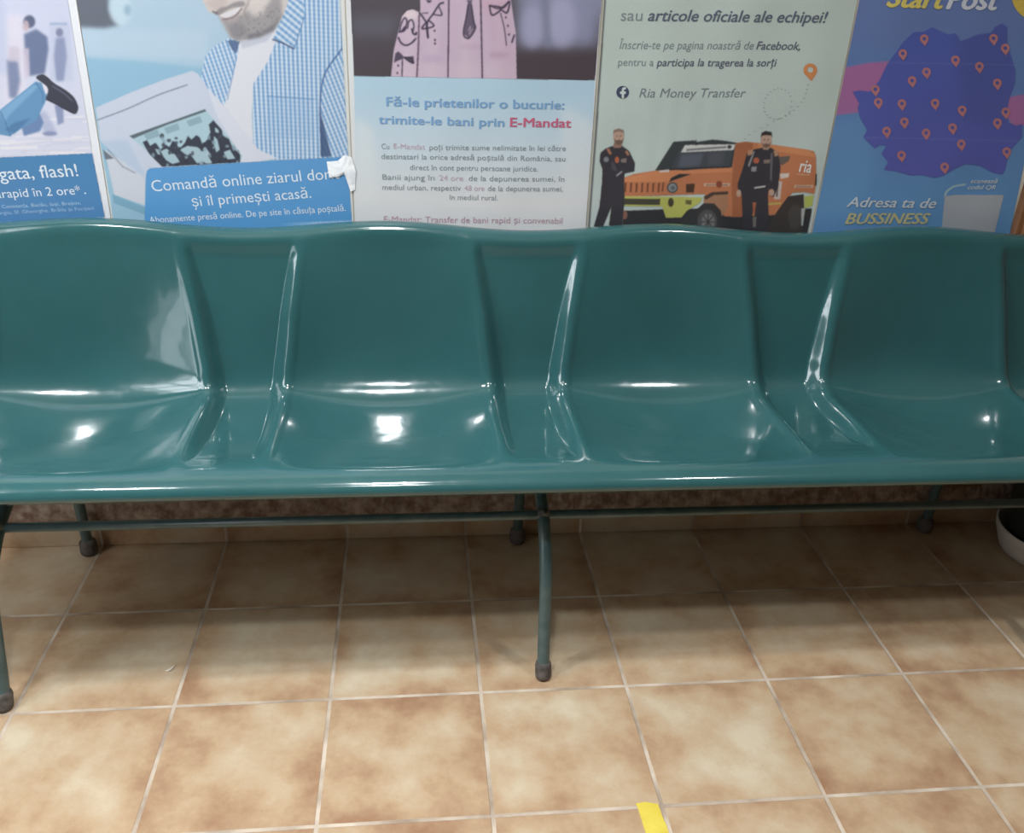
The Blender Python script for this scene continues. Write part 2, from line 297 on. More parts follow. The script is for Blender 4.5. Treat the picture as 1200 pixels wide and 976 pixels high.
# ------------------------------------------------------------------ the four-seat bench
def make_bench():
    root = empty('waiting_bench', (0, -0.29, 0))
    tag(root, 'long glossy green moulded four-seat waiting bench standing in front of the poster wall', 'bench')
    Cp = [(-.040, .768), (-.034, .790), (-.052, .8065), (-.077, .798), (-.092, .76), (-.125, .64), (-.155, .535), (-.180, .491), (-.24, .482), (-.36, .484), (-.46, .486), (-.515, .484), (-.546, .474), (-.556, .461), (-.547, .451)]
    Vp = [(-.040, .768), (-.034, .790), (-.052, .8065), (-.077, .798), (-.082, .757), (-.103, .64), (-.126, .530), (-.156, .474), (-.235, .454), (-.36, .458), (-.46, .479), (-.515, .483), (-.546, .474), (-.556, .461), (-.547, .451)]
    Bp = [(-.038, .768), (-.032, .790), (-.049, .8065), (-.073, .798), (-.080, .757), (-.099, .64), (-.113, .532), (-.158, .461), (-.250, .434), (-.37, .439), (-.46, .466), (-.515, .482), (-.546, .474), (-.556, .461), (-.547, .451)]
    sub = 12
    def soften(P, k):                                    # rounder bends between back and seat
        Q = P.copy(); K = np.ones(2*k+1)/(2*k+1)
        for _ in range(2): Q[4*sub:11*sub] = np.stack([np.convolve(Q[:, j], K, 'same') for j in (0, 1)], 1)[4*sub:11*sub]
        w_ = (sstep(4*sub, 5*sub, np.arange(len(P)))*(1-sstep(10*sub, 11*sub, np.arange(len(P)))))[:, None]
        return P*(1-w_)+Q*w_
    Cc, Vc, Bc = soften(cat(Cp, sub), 4), soften(cat(Vp, sub), 4), soften(cat(Bp, sub), 9); nt = len(Cc); tt = np.arange(nt)/sub
    key = lambda vals: np.interp(tt, range(15), vals)
    crest = key([.122, .122, .121, .121, .120, .098, .085, .080, .080, .080, .078, .078, .078, .078, .078])    # half width to the crest
    wall = key([.022, .022, .022, .022, .024, .027, .032, .036, .034, .032, .028, .028, .028, .028, .028])      # width of the outer wall
    fade = key([0, 0, 0, 0.10, 1, 1, 1, 1, 1, 1, .9, .0, 0, 0, 0])
    inn = key([.18, .18, .18, .18, .18, .20, .212, .22, .22, .22, .22, .22, .22, .22, .22])                 # width of the bucket's inner curve
    X = np.unique(np.concatenate([np.arange(-1.262, 1.2621, 0.006)] + [c+s*np.arange(.03, .15, .003) for c in (-1.2, -.6, 0, .6, 1.2) for s in (-1, 1)]))
    X = X[(X >= -1.262) & (X <= 1.262)]; X = X[np.concatenate([[True], np.diff(X) > 0.0012])]
    nx = len(X); V = np.zeros((nt, nx, 3))
    u = np.abs(((X+0.3) % 0.6)-0.3)                     # distance from the nearest divider's middle
    for i in range(nt):
        a = sstep(crest[i]-wall[i], crest[i], u)*fade[i]+(1-fade[i])
        s = np.clip((u-crest[i])/inn[i], 0, 1); b = 1-(1-s)**2.05; b *= sstep(-0.002, 0.018, u-crest[i])
        w = Vc[i][None]*(1-a)[:, None]+Cc[i][None]*a[:, None]
        w = w*(1-b)[:, None]+Bc[i][None]*b[:, None]
        V[i, :, 0] = X; V[i, :, 1:] = w; V[i, :, 2] += 0.0085*(1-np.cos(2*PI*u/0.6))*max(0, 1-max(0, tt[i]-3)/2.5)   # gently waved top edge
    # the two outer ends turn down and back
    e = sstep(1.225, 1.262, np.abs(X))
    V[:, :, 2] -= e[None]*0.018*np.clip((tt-7.5)/1.0, 0, 1)[:, None]; V[:, :, 1] += e[None]*0.016*np.clip((7.5-tt)/1.5, 0, 1)[:, None]*np.clip((tt-2)/1.0, 0, 1)[:, None]
    Vl = V.reshape(-1, 3)-np.array([0, -0.29, 0])
    sh = grid_mesh('seat_shell', Vl, nt, nx, M_shell, root)
    md = sh.modifiers.new('thickness', 'SOLIDIFY'); md.thickness = 0.005; md.offset = -1.0; sh.data.materials.append(M_edge); md.material_offset_rim = 1
    sh['label'] = 'glossy green moulded seat shell with four bucket seats'
    off = Vector((0, 0.29, 0))
    def part(name, bm, m, parent=root, smooth=True): return from_bm(name, bm, m, parent, smooth)
    for lx, fy in ((-1.040, -.022), (0.012, 0), (1.115, -.01)):
        f = cat([(-.545, .012), (-.533, .05), (-.521, .13), (-.510, .199), (-.492, .248), (-.465, .289), (-.42, .325), (-.36, .348), (-.28, .356)], 8); f = np.array(f); f[:, 0] += fy*np.clip(1-f[:, 1]/.33, 0, 1)
        bm = bmesh.new(); tube(bm, [Vector((lx, y, z))+off for y, z in f], 0.0128); leg = part('front_leg', bm, M_leg)
        bm = bmesh.new(); d = (Vector((0, f[9][0]-f[0][0], f[9][1]-f[0][1]))).normalized(); p0 = Vector((lx, f[0][0], 0.0))+off
        tube(bm, [p0+Vector((0, 0, 0.0005)), p0+Vector((0, 0.0, 0.004)), p0+d*0.012, p0+d*0.026, p0+d*0.028, p0+d*0.034, p0+d*0.040], [.0125, .0155, .0168, .0168, .0172, .0160, .0128], 24); part('rubber_foot', bm, M_rubber, leg)['label'] = 'worn grey rubber foot cap'
        bm = bmesh.new(); wld = Vector((lx, -.425, .322))+off
        bmesh.ops.create_icosphere(bm, subdivisions=3, radius=0.0158, matrix=Matrix.Translation(wld)); part('weld_joint', bm, M_weld, leg)
        r = cat([(-.28, .356), (-.17, .352), (-.105, .330), (-.068, .285), (-.052, .22), (-.046, .12), (-.042, .012)], 8)
        bm = bmesh.new(); tube(bm, [Vector((lx, y, z))+off for y, z in r], 0.0125); rl = part('rear_leg', bm, M_leg)
        bm = bmesh.new(); q = Vector((lx, -.042, 0))+off
        tube(bm, [q+Vector((0, 0, h)) for h in (.0005, .004, .012, .034, .042)], [.0165, .0195, .0205, .0195, .0130], 24); part('rubber_foot', bm, M_rubber, rl)['label'] = 'worn grey rubber foot cap'
        bm = bmesh.new(); box(bm, lx-.016, lx+.016, -.30+.29, -.262+.29, .362, .447, 0.003); part('mount_bracket', bm, M_leg)
    bm = bmesh.new(); tube(bm, [Vector((x, -.425, .322))+off for x in (-1.20, 0, 1.20)], 0.0095); part('cross_rail', bm, M_leg)
    return root
make_bench()

# ------------------------------------------------------------------ things on the floor
bm = bmesh.new(); lathe(bm, [(.118, .0), (.132, .004), (.138, .02), (.150, .055), (.153, .072), (.150, .075), (.146, .072), (.136, .03), (.128, .010), (.02, .009)])
sc = from_bm('pot_saucer', bm, M_saucer, None, True); sc.location = (1.408, -.165, 0)
tag(sc, 'shallow white plastic saucer on the tiles under the dark pot', 'saucer')
pt = empty('plant_pot', (1.408, -.165, .0135)); tag(pt, 'dark green round pot standing in the white saucer beside the bench end', 'pot')
bm = bmesh.new(); lathe(bm, [(.105, .0), (.122, .006), (.128, .06), (.146, .27), (.156, .272), (.158, .30), (.150, .302), (.146, .290), (.138, .255), (.02, .250)]); from_bm('pot_body', bm, M_pot, pt, True)
bm = bmesh.new(); lathe(bm, [(.137, .262), (.10, .272), (.01, .275)]); from_bm('soil', bm, M_soil, pt, True)['kind'] = 'stuff'

def floor_px(px, py):
    d = (px-600)/FOC*CR-(py-488)/FOC*CU+CF; t = -CPOS[2]/d[2]; p = CPOS+t*d; return p[0], p[1]
a = [floor_px(*p) for p in ((745, 942), (756, 940), (771, 942.5))]
dirv = Vector((0.012, -0.16)); outl = [Vector(p) for p in a]
jr = [outl[2]+dirv*s+Vector((random.uniform(-.0012, .0012), 0)) for s in np.linspace(0.05, 1, 9)]
jl = [outl[0]+dirv*s+Vector((random.uniform(-.0012, .0012), 0)) for s in np.linspace(1, 0.05, 9)]
bm = bmesh.new(); ring = outl+jr+jl
top = bm.faces.new([bm.verts.new((p.x, p.y, 0.0012)) for p in reversed(ring)])
ex = bmesh.ops.extrude_face_region(bm, geom=[top])
bmesh.ops.translate(bm, verts=[v for v in ex['geom'] if isinstance(v, bmesh.types.BMVert)], vec=(0, 0, -0.0011))
bmesh.ops.recalc_face_normals(bm, faces=bm.faces)
tag(from_bm('floor_tape', bm, M_tape_y), 'short strip of yellow tape stuck on the beige floor tiles in front of the bench', 'tape')
bm = bmesh.new(); sx, sy = floor_px(199, 784.5)
grid_c = cat([(-.0075, -.003), (-.002, -.0035), (.004, .0005), (.0075, .006)], 6)
tube(bm, [(sx+p[0], sy+p[1]*1.6, .0022) for p in grid_c], [0.0006+0.0021*math.sin(PI*i/(len(grid_c)-1)) for i in range(len(grid_c))], 8)
tag(from_bm('paper_scrap', bm, M_scrap, None, True), 'tiny white curled paper scrap lying on a brown tile in front of the bench', 'scrap')
#POSTERS
# ------------------------------------------------------------------ the posters
RES = 0.0014
class Canvas:
    """a printed sheet on the wall plane; everything is drawn in sRGB 0..255 in wall coordinates, at two samples per vertex"""
    def __init__(self, x0, x1, z0, z1, base, wave=0.0, edge=None):
        self.x0, self.z0 = x0, z0; self.nc = int(round((x1-x0)/RES))+1; self.nr = int(round((z1-z0)/RES))+1
        xs = x0+(np.arange(self.nc*2)-0.5)*RES/2; zs = z0+(np.arange(self.nr*2)-0.5)*RES/2
        self.X, self.Z = np.meshgrid(xs, zs); self.img = np.zeros(self.X.shape+(3,)); self.img[:] = base
        self.wave = wave; self.edge = edge
    def T(self, sc, ox=0.0, oy=0.0):
        self.tr = (sc, ox, oy); return self
    def w(self, pts):
        s, ox, oy = self.tr; return np.array([wpx(ox+p[0]/s, oy+p[1]/s) for p in pts])
    def mask(self, pts, hole=None):
        P = self.w(pts); m = np.zeros(self.X.shape, bool)
        i0 = max(0, int((P[:, 1].min()-self.z0)/RES*2)-1); i1 = min(m.shape[0], int((P[:, 1].max()-self.z0)/RES*2)+3)
        j0 = max(0, int((P[:, 0].min()-self.x0)/RES*2)-1); j1 = min(m.shape[1], int((P[:, 0].max()-self.x0)/RES*2)+3)
        if i1 <= i0 or j1 <= j0: return m
        X = self.X[i0:i1, j0:j1]; Z = self.Z[i0:i1, j0:j1]; mm = np.zeros(X.shape, bool)
        for (ax, az), (bx, bz) in zip(P, np.roll(P, -1, 0)):
            if abs(az-bz) < 1e-9: continue
            mm ^= ((az > Z) != (bz > Z)) & (X < (bx-ax)*(Z-az)/(bz-az)+ax)
        m[i0:i1, j0:j1] = mm; return m
    def put(self, m, col, alpha=1.0):
        a = (m.astype(float)*alpha)[..., None]; self.img = self.img*(1-a)+np.asarray(col, float)*a
    def poly(self, pts, col, alpha=1.0, soft=0, smooth=False, clip=None):
        if smooth: pts = self.round(pts)
        m = self.mask(pts)
        if soft: m = blur(m.astype(float), soft)
        if clip is not None: m = m*clip
        self.put(m, col, alpha); return m
    @staticmethod
    def round(pts, n=6):
        P = np.array(pts, float); P = np.vstack([P[-1:], P, P[:2]]); o = []
        for i in range(1, len(P)-2):
            for s in range(n):
                t = s/n; o.append(0.5*((2*P[i])+(-P[i-1]+P[i+1])*t+(2*P[i-1]-5*P[i]+4*P[i+1]-P[i+2])*t*t+(-P[i-1]+3*P[i]-3*P[i+1]+P[i+2])*t**3))
        return o
    def ell(self, cx, cy, rx, ry, col, alpha=1.0, soft=0, rot=0.0, clip=None):
        c, s = math.cos(rot), math.sin(rot)
        return self.poly([(cx+rx*math.cos(a)*c-ry*math.sin(a)*s, cy+rx*math.cos(a)*s+ry*math.sin(a)*c) for a in np.linspace(0, 2*PI, 40, endpoint=False)], col, alpha, soft, clip=clip)
    def line(self, pts, wd, col, alpha=1.0, soft=0, smooth=False, clip=None):
        P = np.array(pts, float)
        if smooth and len(P) > 2: P = cat(P, 6)
        for a, b in zip(P, P[1:]):
            d = b-a; L = np.hypot(*d)
            if L < 1e-6: continue
            n = np.array([-d[1], d[0]])/L*wd/2; e = d/L*wd*0.25
            self.poly([a-e+n, b+e+n, b+e-n, a-e-n], col, alpha, soft, clip=clip)
    def grad(self, m, za, ca, zb, cb):
        t = np.clip((self.Z-za)/(zb-za), 0, 1)[..., None]
        col = np.asarray(ca, float)*(1-t)+np.asarray(cb, float)*t; a = m.astype(float)[..., None]
        self.img = self.img*(1-a)+col*a
    def ripple(self, x, z):
        if not self.wave: return np.zeros_like(x)
        return self.wave*(np.sin(x*38+np.sin(z*17)*0.9)*0.6+np.sin(x*21-z*29)*0.4-1.0)
    def V(self, dy):
        xs = self.x0+np.arange(self.nc)*RES; zs = self.z0+np.arange(self.nr)*RES; X, Z = np.meshgrid(xs, zs)
        if self.edge: X = self.edge(X, Z)
        return np.stack([X, -dy+self.ripple(X, Z), Z], -1).reshape(-1, 3)
    def colors(self):
        L = lin(hazed(np.clip(self.img, 0, 255))); h, w = self.nr, self.nc
        return L.reshape(h, 2, w, 2, 3).mean((1, 3)).reshape(-1, 3)
    def mesh(self, name, parent, m=None, dy=0.0025):
        k = None
        if m is not None:
            mm = m.astype(float).reshape(self.nr, 2, self.nc, 2).mean((1, 3)); k = (mm[:-1, :-1]+mm[1:, :-1]+mm[:-1, 1:]+mm[1:, 1:])/4 > 0.5
            if not k.any(): return None
        return grid_mesh(name, self.V(dy), self.nr, self.nc, M_print, parent, True, k, self.colors())
def blur(a, px):
    """three box blurs, px photo pixels wide (one photo pixel is about 2.75 samples)"""
    r = max(1, int(px*2.75/2))
    for _ in range(2):
        for ax in (0, 1):
            p = [(0, 0), (0, 0)]; p[ax] = (r+1, r); c = np.cumsum(np.pad(a, p, mode='edge'), ax)
            n = a.shape[ax]; sl = lambda i0: tuple(slice(i0, i0+n) if k == ax else slice(None) for k in (0, 1))
            a = (c[sl(2*r+1)]-c[sl(0)])/(2*r+1)
    return a
OVER = 0.0030          # lettering lies this far in front of the wall
def text(cv, parent, name, s, a, b, cap, col, bold=0.0, shear=0.0, dy=OVER):
    """lettering with its baseline from photo point a to b on the sheet, cap pixels tall capitals"""
    cu = bpy.data.curves.new(name, 'FONT'); cu.body = s; cu.shear = shear; cu.resolution_u = 3
    o = bpy.data.objects.new(name, cu); COL.objects.link(o)
    dg = bpy.context.evaluated_depsgraph_get(); me = bpy.data.meshes.new_from_object(o.evaluated_get(dg)); bpy.data.objects.remove(o)
    if bold:                                             # heavier letters: the outline laid over itself a little to each side
        bm = bmesh.new(); bm.from_mesh(me); base = bm.verts[:] + bm.edges[:] + bm.faces[:]
        for q, (dx, dz) in enumerate(((bold, 0), (-bold, 0), (0, bold*.6), (0, -bold*.6))):
            d = bmesh.ops.duplicate(bm, geom=base)
            bmesh.ops.translate(bm, verts=[g for g in d['geom'] if isinstance(g, bmesh.types.BMVert)], vec=(dx, dz, 0.00004*(q+1)))
        bm.to_mesh(me); bm.free()
    n = len(me.vertices); co = np.zeros(n*3); me.vertices.foreach_get('co', co); co = co.reshape(-1, 3)
    x0, x1 = co[:, 0].min(), co[:, 0].max(); A = np.array(wpx(*a)); B = np.array(wpx(*b)); ex = (B-A)/(x1-x0); u = (B-A)/np.linalg.norm(B-A)
    A2 = np.array(wpx(a[0], a[1]-cap)); ey = np.array([-u[1], u[0]])*np.linalg.norm(A2-A)/0.72
    p = A+np.outer(co[:, 0]-x0, ex)+np.outer(co[:, 1], ey)
    V = np.stack([p[:, 0], -dy-co[:, 2]+cv.ripple(p[:, 0], p[:, 1]), p[:, 1]], -1)
    me.vertices.foreach_set('co', V.astype(np.float32).ravel()); me.materials.clear(); me.update()
    return link(name, me, ink(col), parent)
def shape(cv, parent, name, pts, col, dy=OVER, holes=()):
    """a flat printed emblem: outline in photo pixels, with holes"""
    bm = bmesh.new(); es = []
    for loop in (pts, *holes):
        vs_ = [bm.verts.new((p[0], -dy+float(cv.ripple(np.array(p[0]), np.array(p[1]))), p[1])) for p in (wpx(*q) for q in loop)]
        es += [bm.edges.new((vs_[i], vs_[(i+1) % len(vs_)])) for i in range(len(vs_))]
    bmesh.ops.triangle_fill(bm, use_beauty=True, use_dissolve=False, edges=es, normal=(0, -1, 0))
    for f in bm.faces:
        if f.normal.y > 0: f.normal_flip()
    return from_bm(name, bm, ink(col), parent)
def circ(cx, cy, r, n=24, ry=None): return [(cx+r*math.cos(2*PI*k/n), cy+(ry or r)*math.sin(2*PI*k/n)) for k in range(n)]
def pin(cx, cy, w, h):
    """outline of a map pin, tip at the bottom"""
    r = w/2; o = [(cx+r*math.cos(a), cy+r*math.sin(a)) for a in np.linspace(PI*0.85, PI*2.15, 14)]
    return o+[(cx+0.08*w, cy+h-r)], circ(cx, cy, r*0.42, 10)
TOP, BOT = 1.44, 0.745
G = 'posters glued in a row along the wall'

# --- poster of a running man in a crowd
root = empty('poster', (0, 0, 0)); tag(root, 'lilac poster of a running leg in a dark shoe, leftmost on the wall', 'poster', G)
c = Canvas(-1.388, -.8785, .799, TOP, (232, 236, 242)).T(3.485)
ph = c.mask([(-560, -700), (222, -700), (278, 0), (378, 625), (-560, 668)])
c.grad(ph, .9, (214, 216, 234), 1.28, (196, 202, 230))
cl = ph
for i in range(46):
    y = random.uniform(480, 660); x = random.uniform(-300, 380); c.line([(x, y), (x+random.uniform(60, 220), y-random.uniform(-6, 16))], random.uniform(4, 11), random.choice([(232, 228, 238), (198, 202, 226), (240, 236, 240), (206, 204, 222)]), 0.7, 1.0, clip=cl)
c.poly([(25, 60), (95, 60), (110, 470), (20, 470)], (222, 214, 230), 0.8, 6, clip=cl); c.poly([(205, 95), (290, 90), (300, 330), (205, 330)], (178, 190, 220), 0.5, 4, clip=cl); c.poly([(205, 92), (276, 92), (276, 102), (205, 102)], (150, 168, 205), 0.8, 1, clip=cl)
c.poly([(-40, 0), (20, 0), (40, 300), (-40, 300)], (178, 190, 222), 0.6, 6, clip=cl)
c.poly([(30, 245), (75, 245), (85, 330), (70, 400), (40, 400), (35, 330)], (104, 118, 160), 0.9, 3, clip=cl); c.poly([(40, 190), (80, 190), (85, 250), (35, 250)], (196, 184, 204), 0.8, 3, clip=cl)
c.poly([(100, 140), (150, 118), (195, 150), (200, 200), (185, 300), (120, 310), (105, 220)], (88, 104, 146), 0.95, 2.5, clip=cl); c.ell(122, 88, 24, 26, (78, 88, 122), 1, 2, clip=cl); c.ell(108, 105, 13, 22, (196, 170, 180), 0.9, 2, clip=cl)
c.poly([(95, 200), (120, 195), (125, 300), (105, 330)], (204, 190, 210), .8, 2, clip=cl); c.poly([(230, 155), (265, 150), (275, 230), (262, 330), (232, 330), (222, 230)], (126, 138, 178), 0.9, 2.5, clip=cl); c.ell(245, 132, 15, 18, (120, 124, 160), 1, 2, clip=cl)
c.poly([(225, 430), (260, 430), (262, 500), (238, 510)], (110, 124, 172), .8, 2, clip=cl); c.poly([(150, 470), (185, 450), (215, 500), (235, 545), (190, 555)], (158, 168, 206), 0.7, 3, clip=cl); c.ell(205, 545, 30, 9, (112, 124, 168), .8, 2, clip=cl)
c.poly([(85, 500), (150, 430), (180, 500), (165, 535), (100, 555)], (92, 124, 176), 1, 1.5, clip=cl)
c.poly([(-160, 500), (0, 450), (148, 332), (185, 342), (196, 372), (190, 410), (150, 490), (95, 520), (42, 556), (0, 548), (-160, 600)], (82, 138, 188), 1, 0.5, clip=cl)
c.poly([(0, 455), (140, 345), (160, 352), (40, 470), (20, 500)], (112, 166, 210), .8, 2, clip=cl); c.poly([(20, 530), (60, 500), (130, 480), (60, 545)], (52, 104, 156), .7, 2, clip=cl); c.line([(5, 455), (25, 500), (45, 555)], 4, (52, 98, 150), .8, .5, clip=cl); c.line([(150, 340), (176, 380), (178, 420)], 4, (54, 100, 152), .7, .5, clip=cl)
c.poly([(172, 338), (200, 345), (198, 382), (188, 384)], (226, 222, 232), 1, .4, clip=cl)
c.poly([(150, 318), (168, 304), (188, 308), (225, 340), (262, 362), (300, 392), (320, 430), (318, 455), (304, 465), (270, 448), (235, 428), (205, 414), (189, 404), (198, 372), (190, 350)], (44, 46, 62), 1, .4, smooth=True, clip=cl)
c.line([(215, 350), (262, 380), (298, 412)], 5, (98, 104, 130), .7, 1, smooth=True, clip=cl); c.line([(195, 405), (260, 442), (305, 462)], 4, (26, 28, 40), .8, .4, clip=cl)
pn = c.mask([(-560, 668), (378, 625), (430, 886), (-560, 935)]); c.grad(pn, .81, (62, 128, 192), .93, (54, 124, 182))
sh_ = c.mesh('paper_sheet', root, None, .0020); c.mesh('photograph', root, ph, .0026); c.mesh('caption_panel', root, pn, .0026)
W1 = (226, 240, 252)
t1 = lambda s, a, b, cap, nm, bold=0.0, col=W1: text(c, root, nm, s, (a[0]/8.571, 170+a[1]/8.571), (b[0]/8.571, 170+b[1]/8.571), cap/8.571, col, bold)
t1('gata, flash!', (8, 348), (795, 308), 128, 'headline', .004); t1('ultrarapid în 2 ore*', (-215, 540), (820, 490), 88, 'headline', 0); t1('.', (852, 487), (872, 486), 88, 'headline')
t1('Târnava, Constanța, Bacău, Iași, Brașov,', (-210, 644), (820, 592), 34, 'small_print', 0, (172, 210, 240)); t1('Cluj, Giurgiu, Sf. Gheorghe, Brăila și Focșani', (-210, 706), (950, 645), 34, 'small_print', 0, (160, 200, 236))

# --- poster of a man reading a newspaper
root = empty('poster', (0, 0, 0)); tag(root, 'light blue poster of a man in a checked shirt reading a newspaper', 'poster', G)
c = Canvas(-.8765, -.3725, BOT, TOP, (222, 226, 222)).T(3.4286, 80)
ph = c.mask([(-130, -700), (1095, -700), (1092, 0), (1140, 912), (1160, 1100), (215, 1100), (183, 885), (30, 0)])
c.grad(ph, .98, (146, 192, 218), 1.2, (170, 200, 222)); cl = ph
c.poly([(0, 225), (300, 245), (560, 275), (560, 500), (0, 520)], (132, 184, 216), 0.85, 3, clip=cl); c.poly([(40, 120), (560, 120), (560, 240), (80, 225)], (180, 206, 228), .8, 6, clip=cl)
c.poly([(-60, -200), (150, -200), (165, 40), (205, 100), (150, 112), (40, 108)], (92, 100, 116), 1, 4, clip=cl); c.ell(212, 40, 45, 62, (192, 218, 232), 0.8, 4, clip=cl); c.ell(240, 40, 14, 22, (130, 170, 196), .8, 3, clip=cl)
c.poly([(890, -200), (1110, -200), (1110, 170), (900, 60)], (134, 196, 226), .9, 3, clip=cl)
def checked(m, sx=.0088, a=0.0):
    u = c.X*math.cos(a)+c.Z*math.sin(a); v = -c.X*math.sin(a)+c.Z*math.cos(a)
    f = 0.5+0.5*np.sin(u*2*PI/sx); g = 0.5+0.5*np.sin(v*2*PI/(sx*.9))
    t = np.clip(f*0.95+g*0.22, 0, 1)[..., None]
    col = np.array((92, 148, 208.))*(1-t)+np.array((206, 224, 242.))*t; k = (m*cl).astype(float)[..., None]; c.img = c.img*(1-k)+col*k
# shirt, tee, neck and chin
checked(c.mask([(645, 152), (590, 185), (552, 225), (535, 310), (560, 370), (620, 432), (690, 470), (690, 165)]), .0082, .25)
checked(c.mask([(745, 640), (742, 330), (830, 160), (930, 0), (1000, -60), (1180, 60), (1180, 640)]), .0088, -.03)
checked(c.mask([(1012, 640), (1015, 330), (1100, 190), (1180, 190), (1180, 640)]), .0085, .35)
c.line([(1100, 195), (1030, 300), (1012, 430), (1020, 620)], 7, (54, 92, 150), .75, 1, smooth=True, clip=cl); c.poly([(1012, 440), (1042, 560), (1058, 628), (1015, 630)], (48, 74, 120), .85, 1.5, clip=cl)
c.poly([(800, 380), (985, 392), (990, 560), (800, 552)], (120, 168, 220), .18, 1, clip=cl); c.line([(800, 385), (990, 398)], 4, (72, 122, 186), .6, .5, clip=cl)
c.poly([(690, 160), (760, 150), (830, 118), (862, 100), (800, 250), (745, 335), (738, 470), (746, 600), (736, 640), (690, 620), (622, 440), (640, 380), (676, 250)], (222, 224, 234), 1, .6, clip=cl); c.poly([(690, 165), (830, 120), (800, 165), (700, 195)], (182, 190, 210), .7, 2, clip=cl)
c.line([(676, 230), (660, 310), (640, 400)], 4, (90, 130, 190), .7, .6, clip=cl)
checked(c.mask([(822, 158), (868, 50), (880, -20), (945, -10), (952, 60), (908, 196), (860, 172)]), .0105, .9); c.line([(822, 158), (862, 172), (908, 196)], 6, (50, 66, 110), .9, .5, clip=cl); c.line([(908, 196), (952, 60)], 4, (76, 118, 178), .8, .5, clip=cl)
c.poly([(640, 165), (655, 160), (690, 165), (676, 215), (660, 200)], (70, 96, 142), .9, .8, clip=cl)
SK = (208, 198, 194)
c.poly([(560, -260), (840, -300), (885, -120), (884, 10), (862, 65), (826, 122), (770, 148), (716, 158), (682, 166), (652, 150), (630, 110), (600, 58), (566, 48), (545, 12), (536, -10), (560, -90)], SK, 1, .6, clip=cl)
BE = (112, 112, 120)
c.poly([(604, 62), (640, 78), (700, 56), (724, 40), (742, 66), (778, 62), (806, 10), (850, -60), (862, 62), (822, 120), (770, 146), (716, 157), (682, 165), (652, 148), (630, 108)], BE, .55, 4, clip=cl)
c.poly([(648, 100), (700, 92), (722, 126), (690, 160), (655, 150)], BE, .5, 4, clip=cl); c.poly([(716, 140), (780, 126), (826, 96), (864, 52), (828, 124), (770, 150), (720, 160)], (92, 92, 102), .6, 2.5, clip=cl)
rb = random.Random(5)
for i in range(160):
    x = rb.uniform(612, 850); y = rb.uniform(20, 160)
    c.ell(x, y, rb.uniform(2, 5), rb.uniform(2, 6), rb.choice([(98, 98, 108), (150, 148, 150), (84, 84, 94)]), .35, .8, clip=cl*c.mask([(604, 62), (640, 78), (700, 56), (740, 60), (806, 10), (850, -60), (862, 62), (822, 120), (770, 146), (716, 157), (682, 165), (652, 148), (630, 108)]))
c.line([(728, -10), (722, 18), (708, 44), (716, 72)], 7, (150, 134, 134), .6, 2, smooth=True, clip=cl); c.poly([(715, -60), (800, -70), (810, 0), (760, 40), (728, 20)], (220, 210, 206), .5, 5, clip=cl)
c.poly([(548, 14), (580, 34), (600, 48), (622, 30), (640, 8), (630, -20), (590, -10)], (190, 170, 166), .55, 3, clip=cl); c.poly([(578, 42), (604, 50), (596, 58), (580, 50)], (96, 84, 90), .8, .8, clip=cl)
c.poly([(592, 52), (612, 32), (640, 24), (668, 10), (700, 4), (712, 16), (700, 26), (660, 32), (628, 48), (606, 62)], (84, 80, 90), .5, 1.6, smooth=True, clip=cl)
c.poly([(610, 62), (636, 50), (664, 39), (692, 28), (682, 46), (658, 62), (632, 70)], (222, 220, 226), 1, .5, smooth=True, clip=cl); c.line([(622, 78), (650, 74), (676, 60), (698, 34)], 5, (120, 96, 102), .8, .7, smooth=True, clip=cl)
c.poly([(630, 86), (660, 82), (690, 62), (684, 80), (650, 94)], (176, 158, 158), .7, 1.5, clip=cl)
c.poly([(575, -420), (800, -440), (900, -300), (895, -120), (850, -160), (820, -280), (640, -300), (560, -240)], (70, 66, 68), 1, 2, clip=cl); c.ell(872, -105, 22, 45, (196, 178, 172), 1, 1, clip=cl)
# the newspaper
c.poly([(148, 600), (310, 700), (310, 824), (186, 782)], (206, 212, 224), 1, .6, clip=cl); c.poly([(178, 778), (310, 832), (310, 862), (184, 815)], (112, 168, 196), 1, .6, clip=cl); c.poly([(140, 598), (185, 636), (150, 640)], (88, 100, 116), .9, .6, clip=cl)
c.poly([(112, 432), (250, 372), (380, 322), (498, 284), (522, 296), (560, 352), (640, 440), (700, 520), (764, 600), (840, 634), (700, 660), (320, 720), (240, 664), (132, 566)], (198, 208, 228), 1, .5, clip=cl)
c.poly([(560, 352), (640, 440), (764, 600), (840, 634), (700, 660), (690, 610), (600, 470)], (216, 220, 234), .9, 1, clip=cl); c.poly([(132, 566), (240, 560), (320, 720), (240, 664)], (176, 198, 224), .8, 3, clip=cl)
c.line([(118, 482), (240, 436), (360, 382), (480, 340)], 5, (110, 128, 150), .9, .5, smooth=True, clip=cl); c.line([(160, 600), (220, 668), (270, 694)], 6, (130, 140, 160), .7, .8, clip=cl)
pp = c.poly([(245, 545), (400, 490), (550, 437), (640, 545), (700, 625), (692, 652), (378, 670), (300, 590)], (166, 202, 216), 1, .5, clip=cl)
c.poly([(245, 545), (400, 490), (550, 437), (556, 446), (400, 500), (262, 556)], (70, 82, 92), .9, .6, clip=pp)
for x in (330, 410, 500): c.poly([(x-25, 540-(x-330)*.32), (x+30, 520-(x-330)*.32), (x+40, 545-(x-330)*.32), (x-12, 562-(x-330)*.32)], (120, 156, 172), .7, .8, clip=pp)
rr = random.Random(3)
